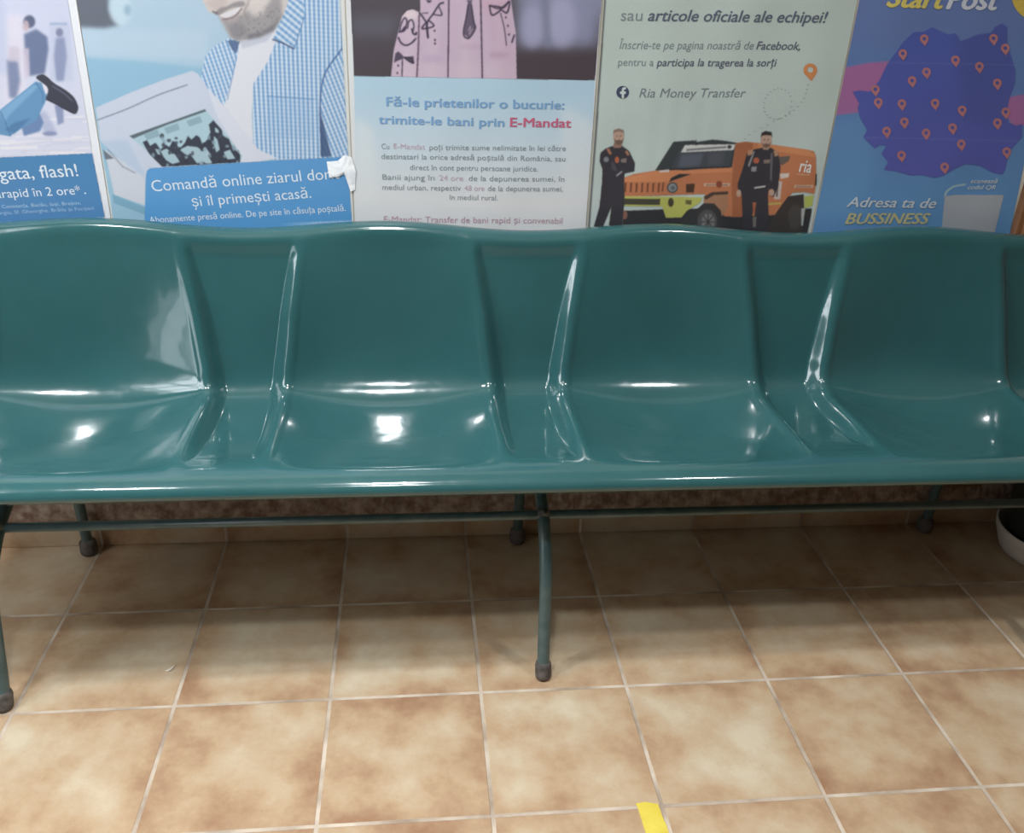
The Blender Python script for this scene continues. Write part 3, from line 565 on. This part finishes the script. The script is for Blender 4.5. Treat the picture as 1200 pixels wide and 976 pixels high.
crowd = [(300, 570), (318, 562), (330, 585), (352, 572), (372, 600), (392, 580), (408, 590), (420, 565), (436, 572), (446, 600), (470, 572), (482, 545), (496, 560), (516, 542), (530, 552), (540, 580), (560, 560), (572, 530), (566, 500), (584, 482), (600, 500), (618, 520), (622, 545), (646, 556), (660, 590), (690, 618), (692, 652), (378, 670), (330, 625)]
c.poly(crowd, (44, 50, 66), 1, .5, clip=pp)
for g in ([(372, 606), (396, 596), (430, 620), (450, 650), (420, 658), (390, 640)], [(448, 600), (480, 585), (520, 590), (560, 620), (580, 655), (520, 658), (500, 630), (470, 618)], [(586, 545), (600, 560), (610, 600), (596, 612), (586, 580)], [(625, 610), (650, 600), (672, 636), (640, 640)], [(535, 598), (552, 590), (572, 618), (560, 626)], [(350, 596), (362, 600), (372, 622), (360, 618)], [(590, 510), (604, 520), (606, 534), (592, 530)]): c.poly(g, (172, 206, 218), .92, .6, clip=pp)
for i in range(60):
    x = rr.uniform(320, 690); y = rr.uniform(545, 668); c.ell(x, y, rr.uniform(4, 9), rr.uniform(5, 11), rr.choice([(38, 44, 58), (60, 70, 88), (130, 160, 176), (34, 38, 50)]), .8, .5, clip=pp)
ph2 = ph.copy()
pn = c.mask([(306, 940), (314, 700), (318, 684), (330, 675), (700, 652), (1098, 630), (1112, 634), (1122, 650), (1140, 884), (1160, 1100), (300, 1100)])
c.grad(pn, .80, (66, 150, 218), .95, (78, 152, 218))
for k in range(40): c.poly([(860+k*7.2, 894-k*.25), (863.2+k*7.2, 894-k*.25), (863.2+k*7.2, 914-k*.1), (860+k*7.2, 914-k*.1)], (216, 234, 248), min(.9, .15+k*.04), clip=cl)
c.mesh('paper_sheet', root, None, .0020); c.mesh('photograph', root, ph & ~pn, .0026); c.mesh('caption_panel', root, pn, .0026)
t2 = lambda s, a, b, cap, nm, bold=0.0, col=(222, 238, 252): text(c, root, nm, s, (160+a[0]/4.444, 180+a[1]/4.444), (160+b[0]/4.444, 180+b[1]/4.444), cap/4.444, col, bold)
t2('Comandă online ziarul dorit', (86, 196), (1058, 128), 60, 'headline', 0); t2('și îl primești acasă.', (294, 274), (912, 228), 56, 'headline', 0)
t2('Abonamente presă online. De pe site în căsuța poștală.', (72, 360), (1090, 296), 34, 'small_print', 0)

# --- poster of four fingers with drawn faces
root = empty('poster', (0, 0, 0)); tag(root, 'pale blue poster of four fingers with drawn faces and ties above blue and pink lettering', 'poster', G)
c = Canvas(-.3695, .1385, BOT, TOP, (226, 230, 232), wave=.0006).T(3.487, 400)
ph = c.mask([(10, -700), (1110, -700), (1062, 0), (1035, 328), (52, 310), (38, 0)]); cl = ph
c.grad(ph, 1.09, (66, 58, 66), 1.3, (76, 70, 80))
c.poly([(720, -100), (1090, -100), (1060, 60), (1040, 190), (720, 190)], (134, 138, 172), 1, 14, clip=cl); c.ell(900, 90, 60, 110, (166, 166, 204), .8, 10, clip=cl); c.ell(780, 110, 45, 90, (162, 162, 200), .8, 8, clip=cl); c.line([(830, -60), (842, 190)], 30, (118, 122, 152), .8, 5, clip=cl)
c.poly([(690, 215), (1060, 215), (1060, 330), (690, 330)], (64, 52, 60), .9, 10, clip=cl); c.poly([(40, 60), (240, 60), (210, 150), (45, 150)], (92, 92, 108), .6, 10, clip=cl)
F = (202, 176, 200)
fr = [[(202, 322), (214, 205), (248, 66), (268, 44), (292, 38), (314, 48), (326, 76), (318, 200), (309, 322)], [(309, 322), (318, 200), (322, 40), (322, -120), (440, -140), (438, 100), (435, 322)], [(437, 322), (441, 0), (446, -230), (560, -230), (566, 0), (574, 324)], [(577, 324), (570, 0), (576, -160), (676, -160), (692, 0), (712, 132), (716, 330)]]
fm = np.zeros_like(ph)
for i, f in enumerate(fr):
    m = c.poly(f, F, 1, .5, clip=cl); fm |= m > .5
    f_ = np.array(f); xm = f_[:, 0].mean(); c.poly([(xm-22, 330), (xm-14, 40), (xm+20, 40), (xm+26, 330)], (214, 190, 210), .6, 7, clip=cl*m)
    c.poly([(xm-60, 255), (xm+60, 262), (xm+60, 330), (xm-60, 330)], (214, 190, 208), .5, 5, clip=cl*m)
c.poly([(570, 0), (692, 0), (716, 330), (640, 330), (600, 120)], (196, 160, 186), .4, 8, clip=cl*fm); c.ell(630, 10, 60, 42, (206, 160, 182), .5, 6, clip=cl*fm); c.ell(285, 60, 30, 22, (232, 214, 216), .8, 5, clip=cl*fm); c.ell(372, 240, 40, 16, (176, 146, 190), .35, 5, clip=cl*fm); c.ell(530, 190, 50, 14, (184, 152, 180), .35, 4, clip=cl*fm); c.ell(640, 225, 40, 14, (170, 132, 158), .4, 4, clip=cl*fm)
for l in ([(318, 60), (314, 200), (308, 322)], [(438, -60), (438, 100), (435, 322)], [(568, -60), (572, 120), (576, 324)]): c.line(l, 6, (84, 60, 84), .9, .7, smooth=True, clip=cl)
K = (52, 42, 66); cl2 = cl
d8 = lambda pts, wd=7, **k: c.line([(p[0]*.5812+139.5, p[1]*.5812) for p in pts], wd, K, .92, .35, smooth=True, clip=cl2)
def fl8(pts, a=.9): c.poly([(p[0]*.5812+139.5, p[1]*.5812) for p in pts], K, a, .4, clip=cl2)
d8([(170, 220), (180, 170), (205, 125), (222, 150), (210, 200)], 5); d8([(225, 200), (235, 150), (258, 140), (270, 180), (262, 225)], 5); d8([(165, 225), (200, 215), (215, 190)], 6); fl8([(180, 215), (205, 180), (215, 195), (195, 222)]); d8([(255, 200), (265, 235), (285, 240), (288, 225)], 6)
d8([(160, 262), (180, 300), (215, 318), (255, 300), (285, 268)], 6); fl8([(130, 440), (140, 375), (160, 360), (190, 385), (200, 405), (240, 395), (268, 395), (270, 440), (255, 445), (200, 408), (160, 425)], .85); d8([(200, 400), (250, 410), (268, 442), (240, 432), (205, 405)], 5); d8([(190, 415), (186, 535)], 5)
for x, y in ((160, 460), (154, 512), (415, 215), (418, 280), (418, 305), (915, 122), (930, 180), (937, 242)): c.ell(x*.5812+139.5, y*.5812, 4, 5, K, .9, .3, clip=cl2)
d8([(312, 90), (340, 130), (362, 165)], 6); d8([(480, 18), (450, 30), (410, 90), (362, 165), (368, 265)], 6); d8([(402, 100), (465, 105), (445, 45)], 5); d8([(362, 150), (328, 200), (410, 182), (372, 140)], 6); d8([(360, 160), (370, 265)], 8); d8([(330, 92), (370, 90)], 4); fl8([(355, 0), (398, 0), (385, 18), (368, 20)])
fl8([(640, 0), (682, 0), (672, 28), (690, 150), (700, 200), (655, 268), (618, 235), (640, 110), (652, 28)], .72); d8([(652, 28), (640, 110), (618, 235), (655, 268), (700, 200), (690, 150), (672, 28)], 6); c.line([(650*.5812+139.5, 215*.5812), (668*.5812+139.5, 185*.5812), (660*.5812+139.5, 240*.5812), (685*.5812+139.5, 200*.5812)], 4, (190, 168, 190), .7, .4, clip=cl2)
d8([(800, 40), (818, 105), (870, 78), (880, 55), (850, 45), (800, 40)], 6); d8([(880, 55), (905, 50), (940, 10), (935, 60), (920, 90), (885, 70)], 6); d8([(800, 38), (870, 60), (940, 10)], 5); d8([(878, 90), (905, 200), (920, 320)], 4); d8([(975, 245), (958, 298)], 7)
lw = c.mask([(52, 310), (1035, 328), (1000, 1100), (70, 1100), (62, 925)]); c.grad(lw, .86, (228, 230, 232), 1.09, (176, 212, 234))
wm = blur(c.mask([(56, 480), (130, 520), (160, 900), (60, 930)]).astype(float), 8); c.put(wm*lw, (230, 236, 236), .5); wm = blur(c.mask([(900, 430), (1030, 500), (1015, 900), (900, 900)]).astype(float), 10); c.put(wm*lw, (232, 236, 238), .45)
c.mesh('paper_sheet', root, None, .0024); c.mesh('photograph', root, ph, .0028)
t3 = lambda s, a, b, cap, nm, bold=0.0, col=(134, 148, 156): text(c, root, nm, s, (400+a[0]/3.487, a[1]/3.487), (400+b[0]/3.487, b[1]/3.487), cap/3.487, col, bold)
BL = (112, 164, 218); PK = (208, 84, 122); PP = (204, 176, 196)
t3('Fă-le prietenilor o bucurie:', (184, 432), (910, 446), 38, 'headline', .022, BL); t3('trimite-le bani prin', (152, 504), (666, 516), 36, 'headline', .022, BL); t3('E-Mandat', (688, 516), (938, 520), 38, 'headline', .024, PK)
GR = (134, 150, 158)
for s, a, b, co in (('Cu', (164, 607), (196, 608), GR), ('E-Mandat', (214, 607), (342, 610), PP), ('poți trimite sume nelimitate în lei către', (360, 611), (916, 616), GR), ('destinatari la orice adresă poștală din România, sau', (164, 648), (914, 658), GR), ('direct în cont pentru persoane juridice.', (280, 693), (802, 699), GR),
                    ('Banii ajung în', (168, 732), (380, 736), GR), ('24 ore', (400, 736), (497, 738), PP), ('de la depunerea sumei, în', (520, 738), (910, 741), GR), ('mediul urban, respectiv', (168, 774), (488, 778), GR), ('48 ore', (502, 778), (584, 779), PP), ('de la depunerea sumei,', (598, 779), (904, 781), GR), ('în mediul rural.', (440, 815), (638, 817), GR)):
    t3(s, a, b, 23, 'body_text', .0, co)
t3('E-Mandat: Transfer de bani rapid și convenabil', (174, 906), (902, 912), 26, 'body_text', .0, (196, 152, 172))

# --- poster of an orange off-road vehicle with two men
root = empty('poster', (0, 0, 0)); tag(root, 'pale grey green poster with an orange off-road vehicle and two men in black', 'poster', G)
def edge4(X, Z):      # the sheet hangs with its right edge slanting a little
    t = np.clip((X-.1435)/(.668-.1435), 0, 1); r = .6625+(Z-.8)*.0215; return .1435+t*(r-.1435)
c = Canvas(.1435, .676, BOT, TOP, (206, 216, 212), wave=.0012).T(3.4848, 680)
al = np.ones_like(c.X, bool); c.grad(al, .82, (196, 212, 208), 1.25, (190, 208, 200))
lb = c.mask([(78, -400), (100, -400), (100, 0), (38, 945), (30, 1200), (0, 1200)]); c.line([(99, 0), (66, 480), (33, 940)], 9, (84, 86, 86), .85, .4); c.line([(99, 0), (160, -900)], 9, (84, 86, 86), .0)  # dark line at the left edge: shadow of the gap between sheets, painted in
for x0_, x1_ in ((250, 300), (330, 372), (420, 470), (500, 560)): c.put(blur(c.mask([(x0_+40, 400), (x1_+40, 400), (x1_, 700), (x0_, 700)]).astype(float), 7), (170, 188, 186), .22)
sc_ = 4.138; c.T(sc_, 680, 140)
veh = np.zeros_like(al); OR = (202, 116, 72); OD = (168, 90, 54); BK = (40, 40, 44)
def vp(pts, col, a=1, soft=.3, **k):
    global veh
    m = c.poly(pts, col, a, soft, **k); veh |= m > .5; return m
vp([(205, 440), (500, 430), (1130, 430), (1110, 548), (1080, 552), (205, 545)], (42, 42, 46))
vp([(362, 245), (450, 106), (552, 100), (560, 108), (640, 96), (705, 102), (760, 112), (750, 245)], (48, 54, 58))
vp([(205, 340), (208, 282), (260, 262), (360, 246), (480, 240), (735, 230), (752, 112), (800, 106), (860, 112), (1100, 145), (1132, 152), (1142, 180), (1146, 300), (1140, 360), (1090, 350), (1030, 352), (1000, 400), (960, 460), (760, 470), (700, 466), (660, 395), (600, 360), (205, 372)], OR)
vp([(752, 116), (800, 106), (835, 112), (830, 465), (740, 470), (735, 300)], OD, .85); vp([(860, 112), (1100, 145), (1140, 170), (1140, 182), (860, 138)], (226, 138, 84), .8)
vp([(208, 282), (360, 250), (540, 242), (735, 236), (736, 252), (520, 262), (420, 300), (210, 300)], (226, 136, 82), .8)
vp([(440, 235), (486, 130), (748, 120), (722, 226), (500, 245)], (58, 64, 72)); vp([(490, 168), (600, 160), (580, 225), (470, 232)], (96, 102, 122), .6, 3); vp([(620, 160), (700, 150), (690, 215), (620, 220)], (80, 84, 96), .6, 3)
vp([(505, 122), (750, 118), (742, 146), (486, 158)], (214, 216, 214)); c.line([(515, 146), (705, 132)], 10, (92, 94, 96), .75, .5); c.ell(722, 131, 10, 9, (52, 54, 58), 1, .3)
c.line([(560, 98), (560, 124)], 4, (30, 32, 34), 1, .3)
vp([(430, 300), (540, 262), (478, 262), (440, 280)], (40, 40, 42)); vp([(382, 246), (430, 238), (430, 252), (382, 254)], (220, 222, 222), .8, .5); c.line([(430, 240), (720, 228)], 5, (28, 28, 32), .9, .4)
for k in range(8): vp([(214+k*27, 306), (224+k*27, 303), (220+k*27, 350), (212+k*27, 350)] if k < 7 else [(398, 302), (406, 302), (400, 348), (394, 348)], (104, 52, 30), .9)
vp(circ(447, 328, 27, 24), (70, 68, 70)); vp(circ(447, 328, 20, 24), (138, 146, 150)); vp(circ(449, 330, 11, 16), (92, 98, 104)); vp([(514, 310), (556, 310), (552, 352), (514, 352)], (70, 44, 34))
YG = (194, 198, 84)
vp([(208, 370), (390, 372), (592, 376), (585, 400), (520, 440), (492, 474), (416, 474), (398, 420), (210, 418)], YG); vp([(212, 380), (388, 382), (386, 412), (212, 410)], (62, 62, 48)); vp(circ(440, 400, 14, 18, 22), (60, 58, 40)); vp([(512, 388), (542, 390), (540, 412), (512, 408)], (92, 92, 46))
vp([(150, 420), (165, 420), (150, 520), (138, 520)], YG, .8)
vp([(600, 372), (640, 352), (716, 348), (718, 420), (690, 466), (640, 420), (600, 405)], (172, 118, 84)); vp([(600, 372), (640, 350), (718, 346), (718, 360), (650, 364), (610, 388)], (60, 44, 38), .9)
vp([(560, 440), (600, 404), (650, 404), (684, 440), (690, 500), (672, 545), (548, 545), (490, 500), (500, 470)], (46, 46, 48)); vp(circ(618, 492, 48, 26, 58), (74, 74, 76)); vp(circ(622, 494, 33, 22, 42), (134, 132, 130), .75)
for a_ in np.linspace(0, 2*PI, 9)[:-1]: c.line([(622, 494), (622+33*math.cos(a_), 494+42*math.sin(a_))], 5, (44, 44, 46), .9, .3)
vp([(900, 540), (960, 440), (1010, 370), (1086, 360), (1090, 420), (1085, 520), (1060, 548)], (52, 46, 44)); vp(circ(1046, 470, 34, 22, 62), (66, 62, 60)); vp([(1090, 372), (1136, 364), (1130, 416), (1092, 428)], (188, 200, 82))
vp([(1142, 262), (1148, 262), (1148, 318), (1140, 318)], (36, 36, 38))
for p_, q_ in (((604, 314), (722, 314)), ((1042, 322), (1128, 322))): c.line([p_, q_], 13, (226, 196, 170), .8, .5); c.line([(p_[0]+6, p_[1]+1), (q_[0]-6, q_[1]+1)], 5, (96, 72, 60), .7, .4)
c.ell(674, 312, 15, 17, (142, 62, 42), 1, .4); c.poly([(962, 180), (1018, 175), (1010, 200), (980, 220), (964, 214)], (88, 82, 80), .9, .5); c.poly([(968, 260), (1015, 258), (1010, 278), (972, 286)], (222, 214, 208), .9, .5); c.poly([(948, 290), (980, 300), (972, 384), (942, 384)], (206, 196, 190), .9, .5); c.line([(958, 310), (955, 370)], 9, (70, 62, 60), .8, .4); c.line([(905, 408), (975, 404)], 8, YG, .9, .4); c.ell(214, 460, 14, 22, (150, 96, 80), .9, .5); c.line([(1052, 262), (1112, 266)], 5, (232, 190, 160), .7, .5)
c.poly([(1076, 428), (1096, 428), (1086, 512), (1078, 512)], (210, 220, 214), .8, .5)
men = []
def man(pts, face, hairp, extras):
    m = np.zeros_like(al)
    for pl, co in pts: m |= c.poly(pl, co, 1, .3) > .5
    for e in face: m |= c.ell(*e[:4], e[4], 1, .3) > .5
    for pl, co in hairp: m |= c.poly(pl, co, 1, .35) > .5
    for pl, co in extras: c.poly(pl, co, .95, .4)
    return m
S2 = (196, 158, 136); SUIT = (46, 44, 52)
men.append(man([([(150, 128), (196, 122), (236, 152), (264, 210), (262, 250), (214, 260), (212, 300), (214, 400), (205, 470), (205, 545), (134, 548), (150, 420), (108, 520), (104, 552), (58, 550), (66, 510), (92, 420), (104, 300), (106, 240), (92, 200), (96, 160), (120, 140)], SUIT), ([(160, 112), (202, 112), (198, 136), (160, 136)], (150, 110, 96))],
               [(184, 82, 26, 36, S2)], [([(158, 74), (160, 50), (184, 42), (208, 50), (212, 74), (206, 62), (184, 56), (164, 62)], (140, 112, 98)), ([(162, 90), (172, 100), (184, 96), (200, 100), (208, 88), (204, 112), (186, 124), (166, 114)], (112, 84, 72))],
               [([(124, 142), (138, 138), (152, 165), (140, 168)], (190, 120, 86)), ([(214, 152), (228, 150), (238, 172), (228, 174)], (190, 120, 86)), (circ(124, 192, 13), (126, 132, 140)), (circ(177, 194, 11, 16, 16), (196, 92, 56)), ([(196, 190), (224, 186), (222, 208), (196, 206)], (130, 116, 112)), ([(172, 268), (200, 246), (204, 254), (176, 276)], (150, 150, 156)), ([(150, 200), (164, 208), (180, 250), (150, 240)], (70, 66, 76))]))
men.append(man([([(880, 136), (925, 136), (960, 160), (972, 230), (960, 330), (940, 372), (925, 372), (918, 330), (912, 360), (918, 470), (912, 548), (845, 552), (850, 470), (848, 400), (838, 460), (836, 552), (785, 552), (790, 460), (784, 360), (768, 360), (764, 310), (790, 230), (806, 165), (840, 144)], SUIT), ([(884, 118), (916, 118), (914, 146), (886, 146)], (170, 132, 112))],
               [(900, 100, 27, 40, S2), (930, 352, 13, 17, S2), (770, 356, 12, 18, S2)], [([(874, 88), (876, 64), (896, 54), (926, 60), (930, 88), (924, 76), (900, 74), (880, 76)], (44, 38, 38)), ([(880, 112), (890, 118), (902, 114), (914, 118), (922, 108), (918, 130), (900, 138), (884, 130)], (120, 88, 74))],
               [([(810, 150), (838, 142), (834, 166), (812, 176)], (196, 142, 106)), ([(936, 150), (956, 150), (962, 172), (944, 180)], (196, 142, 106)), (circ(853, 197, 15, 18, 15), (198, 92, 58)), ([(890, 194), (922, 192), (920, 210), (890, 212)], (140, 118, 106)), ([(830, 228), (856, 226), (854, 250), (830, 250)], (150, 150, 156)), ([(845, 326), (900, 318), (900, 326), (846, 334)], (210, 206, 204)), ([(838, 152), (846, 152), (820, 230), (812, 220)], (150, 146, 150)), ([(924, 160), (934, 160), (930, 300), (922, 290)], (104, 100, 108)), ([(838, 400), (856, 400), (850, 450), (842, 450)], (186, 96, 60)), ([(840, 470), (858, 470), (856, 520), (842, 520)], (120, 116, 112))]))
for cx, cy in ((176, 78), (194, 78), (892, 96), (910, 96)): c.ell(cx, cy, 4, 2.5, (52, 38, 34), .85, .3)
for cx, cy in ((187, 104), (901, 122)): c.line([(cx-8, cy), (cx+8, cy)], 3, (110, 60, 52), .8, .3)
for cx, cy in ((188, 90), (903, 108)): c.line([(cx, cy-10), (cx+2, cy)], 3, (160, 120, 100), .8, .3)
c.edge = edge4
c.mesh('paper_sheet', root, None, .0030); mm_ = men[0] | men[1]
v_ = c.mesh('vehicle_picture', root, veh & ~mm_, .0036)
for m in men: c.mesh('person_picture', root, m, .0036)
t4 = lambda s, a, b, cap, nm, bold=0.0, sh=0.0, col=(84, 92, 108): text(c, root, nm, s, (715+a[0]/4.444, a[1]/4.444), (715+b[0]/4.444, b[1]/4.444), cap/4.444, col, bold, sh, .0035)
c.edge = None
NV = (88, 98, 118); LG = (126, 140, 146)
t4('sau', (52, 107), (165, 108), 62, 'headline', 0, .05, LG); t4('articole oficiale ale echipei!', (192, 108), (1124, 118), 62, 'headline', .020, .22, NV)
t4('Înscrie-te pe pagina noastră de', (46, 254), (742, 257), 46, 'body_text', 0, .2, LG); t4('Facebook,', (756, 257), (984, 259), 44, 'body_text', .014, .2, NV)
t4('pentru a', (38, 342), (222, 343), 42, 'body_text', 0, .05, LG); t4('participa la tragerea la sorți', (238, 343), (862, 345), 42, 'body_text', .012, .15, NV); t4('Ria Money Transfer', (148, 506), (700, 506), 50, 'body_text', 0, .2, (118, 130, 140))
P5 = lambda pts: [(715+x/4.444, y/4.444) for x, y in pts]
em = shape(c, root, 'social_emblem', P5(circ(63, 479, 33, 36)), (56, 66, 96), .0035)
shape(c, em, 'emblem_letter', P5([(58, 511), (58, 488), (49, 488), (49, 475), (58, 475), (58, 466), (62, 456), (71, 452), (80, 453), (80, 464), (74, 464), (70, 468), (70, 475), (80, 475), (78, 488), (70, 488), (70, 511)]), (206, 218, 214), .0039)
o_, h_ = pin(1037, 365, 72, 92); shape(c, root, 'map_pin', P5(o_), (222, 134, 72), .0035, [P5(circ(1037, 362, 15, 16))])
dots = cat([(1025, 440), (1000, 520), (930, 590), (860, 620), (800, 580), (810, 500), (870, 460), (930, 490), (930, 580), (830, 640), (720, 700), (650, 780)], 7)
bm = bmesh.new()
for i, p in enumerate(dots[::2]):
    q = [wpx(715+(p[0]+dx)/4.444, (p[1]+dy_)/4.444) for dx, dy_ in ((-5, -2), (5, -2), (5, 2), (-5, 2))]
    bm.faces.new([bm.verts.new((a_, -.0035+float(c.ripple(np.array(a_), np.array(b_))), b_)) for a_, b_ in q[::-1]])
bmesh.ops.recalc_face_normals(bm, faces=bm.faces); from_bm('dashed_path', bm, ink((158, 176, 172)), root)
text(c, root, 'vehicle_lettering', 'ria', (680+1054/4.138, 140+250/4.138), (680+1112/4.138, 140+256/4.138), 62/4.138, (240, 232, 226), .02, 0, .0041)

# --- poster with a map full of pins
root = empty('poster', (0, 0, 0)); tag(root, 'blue poster with a dark violet map full of orange pins, rightmost on the wall', 'poster', G)
def edge5(X, Z):
    t = np.clip((X-.668)/(1.142-.668), 0, 1.02); l = .6680+(Z-.8)*.0215; r = 1.152-(Z-.8)*.08; return l+t*(np.maximum(r, 1.128)-l)
c = Canvas(.668, 1.142, BOT, TOP, (80, 130, 196), wave=.0007).T(3.485, 930)
al = np.ones_like(c.X, bool); c.grad(al, .88, (84, 146, 208), 1.10, (84, 122, 190)); c.put(blur(c.mask([(0, -500), (1000, -500), (1000, 200), (0, 200)]).astype(float), 20), (92, 116, 182), .8)
c.poly([(190, 275), (300, 255), (420, 245), (420, 440), (330, 450), (160, 470)], (168, 98, 162), 1, 1.5); c.poly([(880, 400), (960, 385), (960, 510), (910, 518), (885, 480)], (168, 98, 162), 1, 2)
c.poly([(100, 500), (300, 460), (330, 700), (200, 900), (80, 900)], (92, 156, 212), .4, 12)
MP = [(228, 374), (262, 368), (300, 374), (340, 330), (372, 262), (400, 225), (440, 170), (482, 132), (530, 128), (562, 110), (590, 124), (632, 142), (648, 138), (662, 134), (684, 168), (715, 158), (760, 140), (815, 134), (830, 110), (862, 95), (884, 112), (884, 180), (902, 230), (922, 290), (920, 340), (900, 392), (885, 450), (888, 500), (920, 512), (945, 506), (940, 560), (905, 596), (884, 620), (864, 690), (850, 712), (810, 704), (760, 676), (700, 668), (650, 690), (606, 716), (570, 726), (520, 714), (470, 716), (420, 700), (362, 692), (380, 660), (352, 628), (372, 594), (345, 590), (326, 606), (300, 582), (276, 560), (292, 530), (262, 480), (252, 440), (258, 420)]
mp = c.mask(MP); c.grad(mp, .9, (80, 84, 184), 1.2, (66, 84, 180)); c.put(blur(c.mask([(660, 100), (900, 100), (920, 500), (700, 500)]).astype(float), 12)*mp, (66, 78, 156), .5)
for y in (262, 570): c.line([(240, y-10), (940, y+4)], 4, (118, 134, 196), .35, 1, clip=al)
lb5 = c.mask([(610, 800), (650, 795), (850, 795), (800, 960), (790, 1100), (570, 1100)])
c.line([(610, 800), (620, 780), (650, 760), (698, 752)], 6, (178, 206, 204), .9, .5, smooth=True)
c.put(lb5, (168, 176, 186))
c.edge = edge5
c.mesh('paper_sheet', root, None, .0024); c.mesh('map', root, mp, .0030); c.mesh('blank_label', root, lb5, .0030)
c.edge = None
PINS = ((530, 158), (442, 218), (812, 156), (860, 196), (656, 244), (754, 270), (539, 293), (480, 328), (828, 338), (330, 364), (342, 416), (438, 422), (574, 420), (684, 448), (862, 456), (828, 500), (448, 496), (376, 534), (645, 520), (538, 542), (680, 586), (437, 632), (866, 618), (612, 680))
for x, y in PINS:
    o_, h_ = pin(x, y, 36, 48); q = lambda pts: [(930+a_/3.485, b_/3.485) for a_, b_ in pts]
    shape(c, root, 'map_pin', q(o_), (186, 112, 118), .0036, [q(h_)])
t5 = lambda s, a, b, cap, nm, bold=0.0, sh=0.0, col=(200, 214, 224): text(c, root, nm, s, (970+a[0]/5.217, 190+a[1]/5.217), (970+b[0]/5.217, 190+b[1]/5.217), cap/5.217, col, bold, sh, .0034)
t5('Adresa ta de', (108, 270), (652, 278), 62, 'headline', .016, .22); t5('BUSSINESS', (98, 374), (612, 374), 66, 'headline', .03, .22, (196, 192, 138)); t5('scanează', (866, 126), (1030, 126), 26, 'small_print', .016, .2); t5('codul QR', (850, 164), (1016, 164), 26, 'small_print', .016, .2)
text(c, root, 'headline', 'Start', (1037, 7.5), (1105, 10), 24, (226, 206, 92), .035, .2, .0034); text(c, root, 'headline', 'Post', (1107, 10), (1168, 11.5), 24, (206, 214, 228), .035, .2, .0034)
ad = shape(c, root, 'yellow_disc', circ(1213, -8, 29, 40, 32), (218, 186, 66), .0032)

# --- white tape patch between two posters
bm = bmesh.new(); P_ = [(383, 189), (396, 188), (404, 181), (412, 184), (417, 200), (416, 222), (411, 224), (406, 203), (398, 206), (386, 208)]
ring = [wpx(*p) for p in P_]; cx = sum(p[0] for p in ring)/len(ring); cz = sum(p[1] for p in ring)/len(ring)
vr = [bm.verts.new((p[0], -.0034-random.uniform(0, .0016), p[1])) for p in ring]; vc = bm.verts.new((cx, -.0062, cz))
fs = [bm.faces.new((vr[i], vc, vr[(i+1) % len(vr)])) for i in range(len(vr))]
bmesh.ops.subdivide_edges(bm, edges=bm.edges[:], cuts=2, use_grid_fill=True)
for v in bm.verts: v.co.y -= random.uniform(0, .0008)
ex = bmesh.ops.extrude_face_region(bm, geom=bm.faces[:])
for v in ex['geom']:
    if isinstance(v, bmesh.types.BMVert): v.co.y += .0004
bmesh.ops.recalc_face_normals(bm, faces=bm.faces)
tag(from_bm('tape_patch', bm, M_tape_w), 'crumpled white tape patch on the lower right corner of the newspaper reader poster', 'tape')
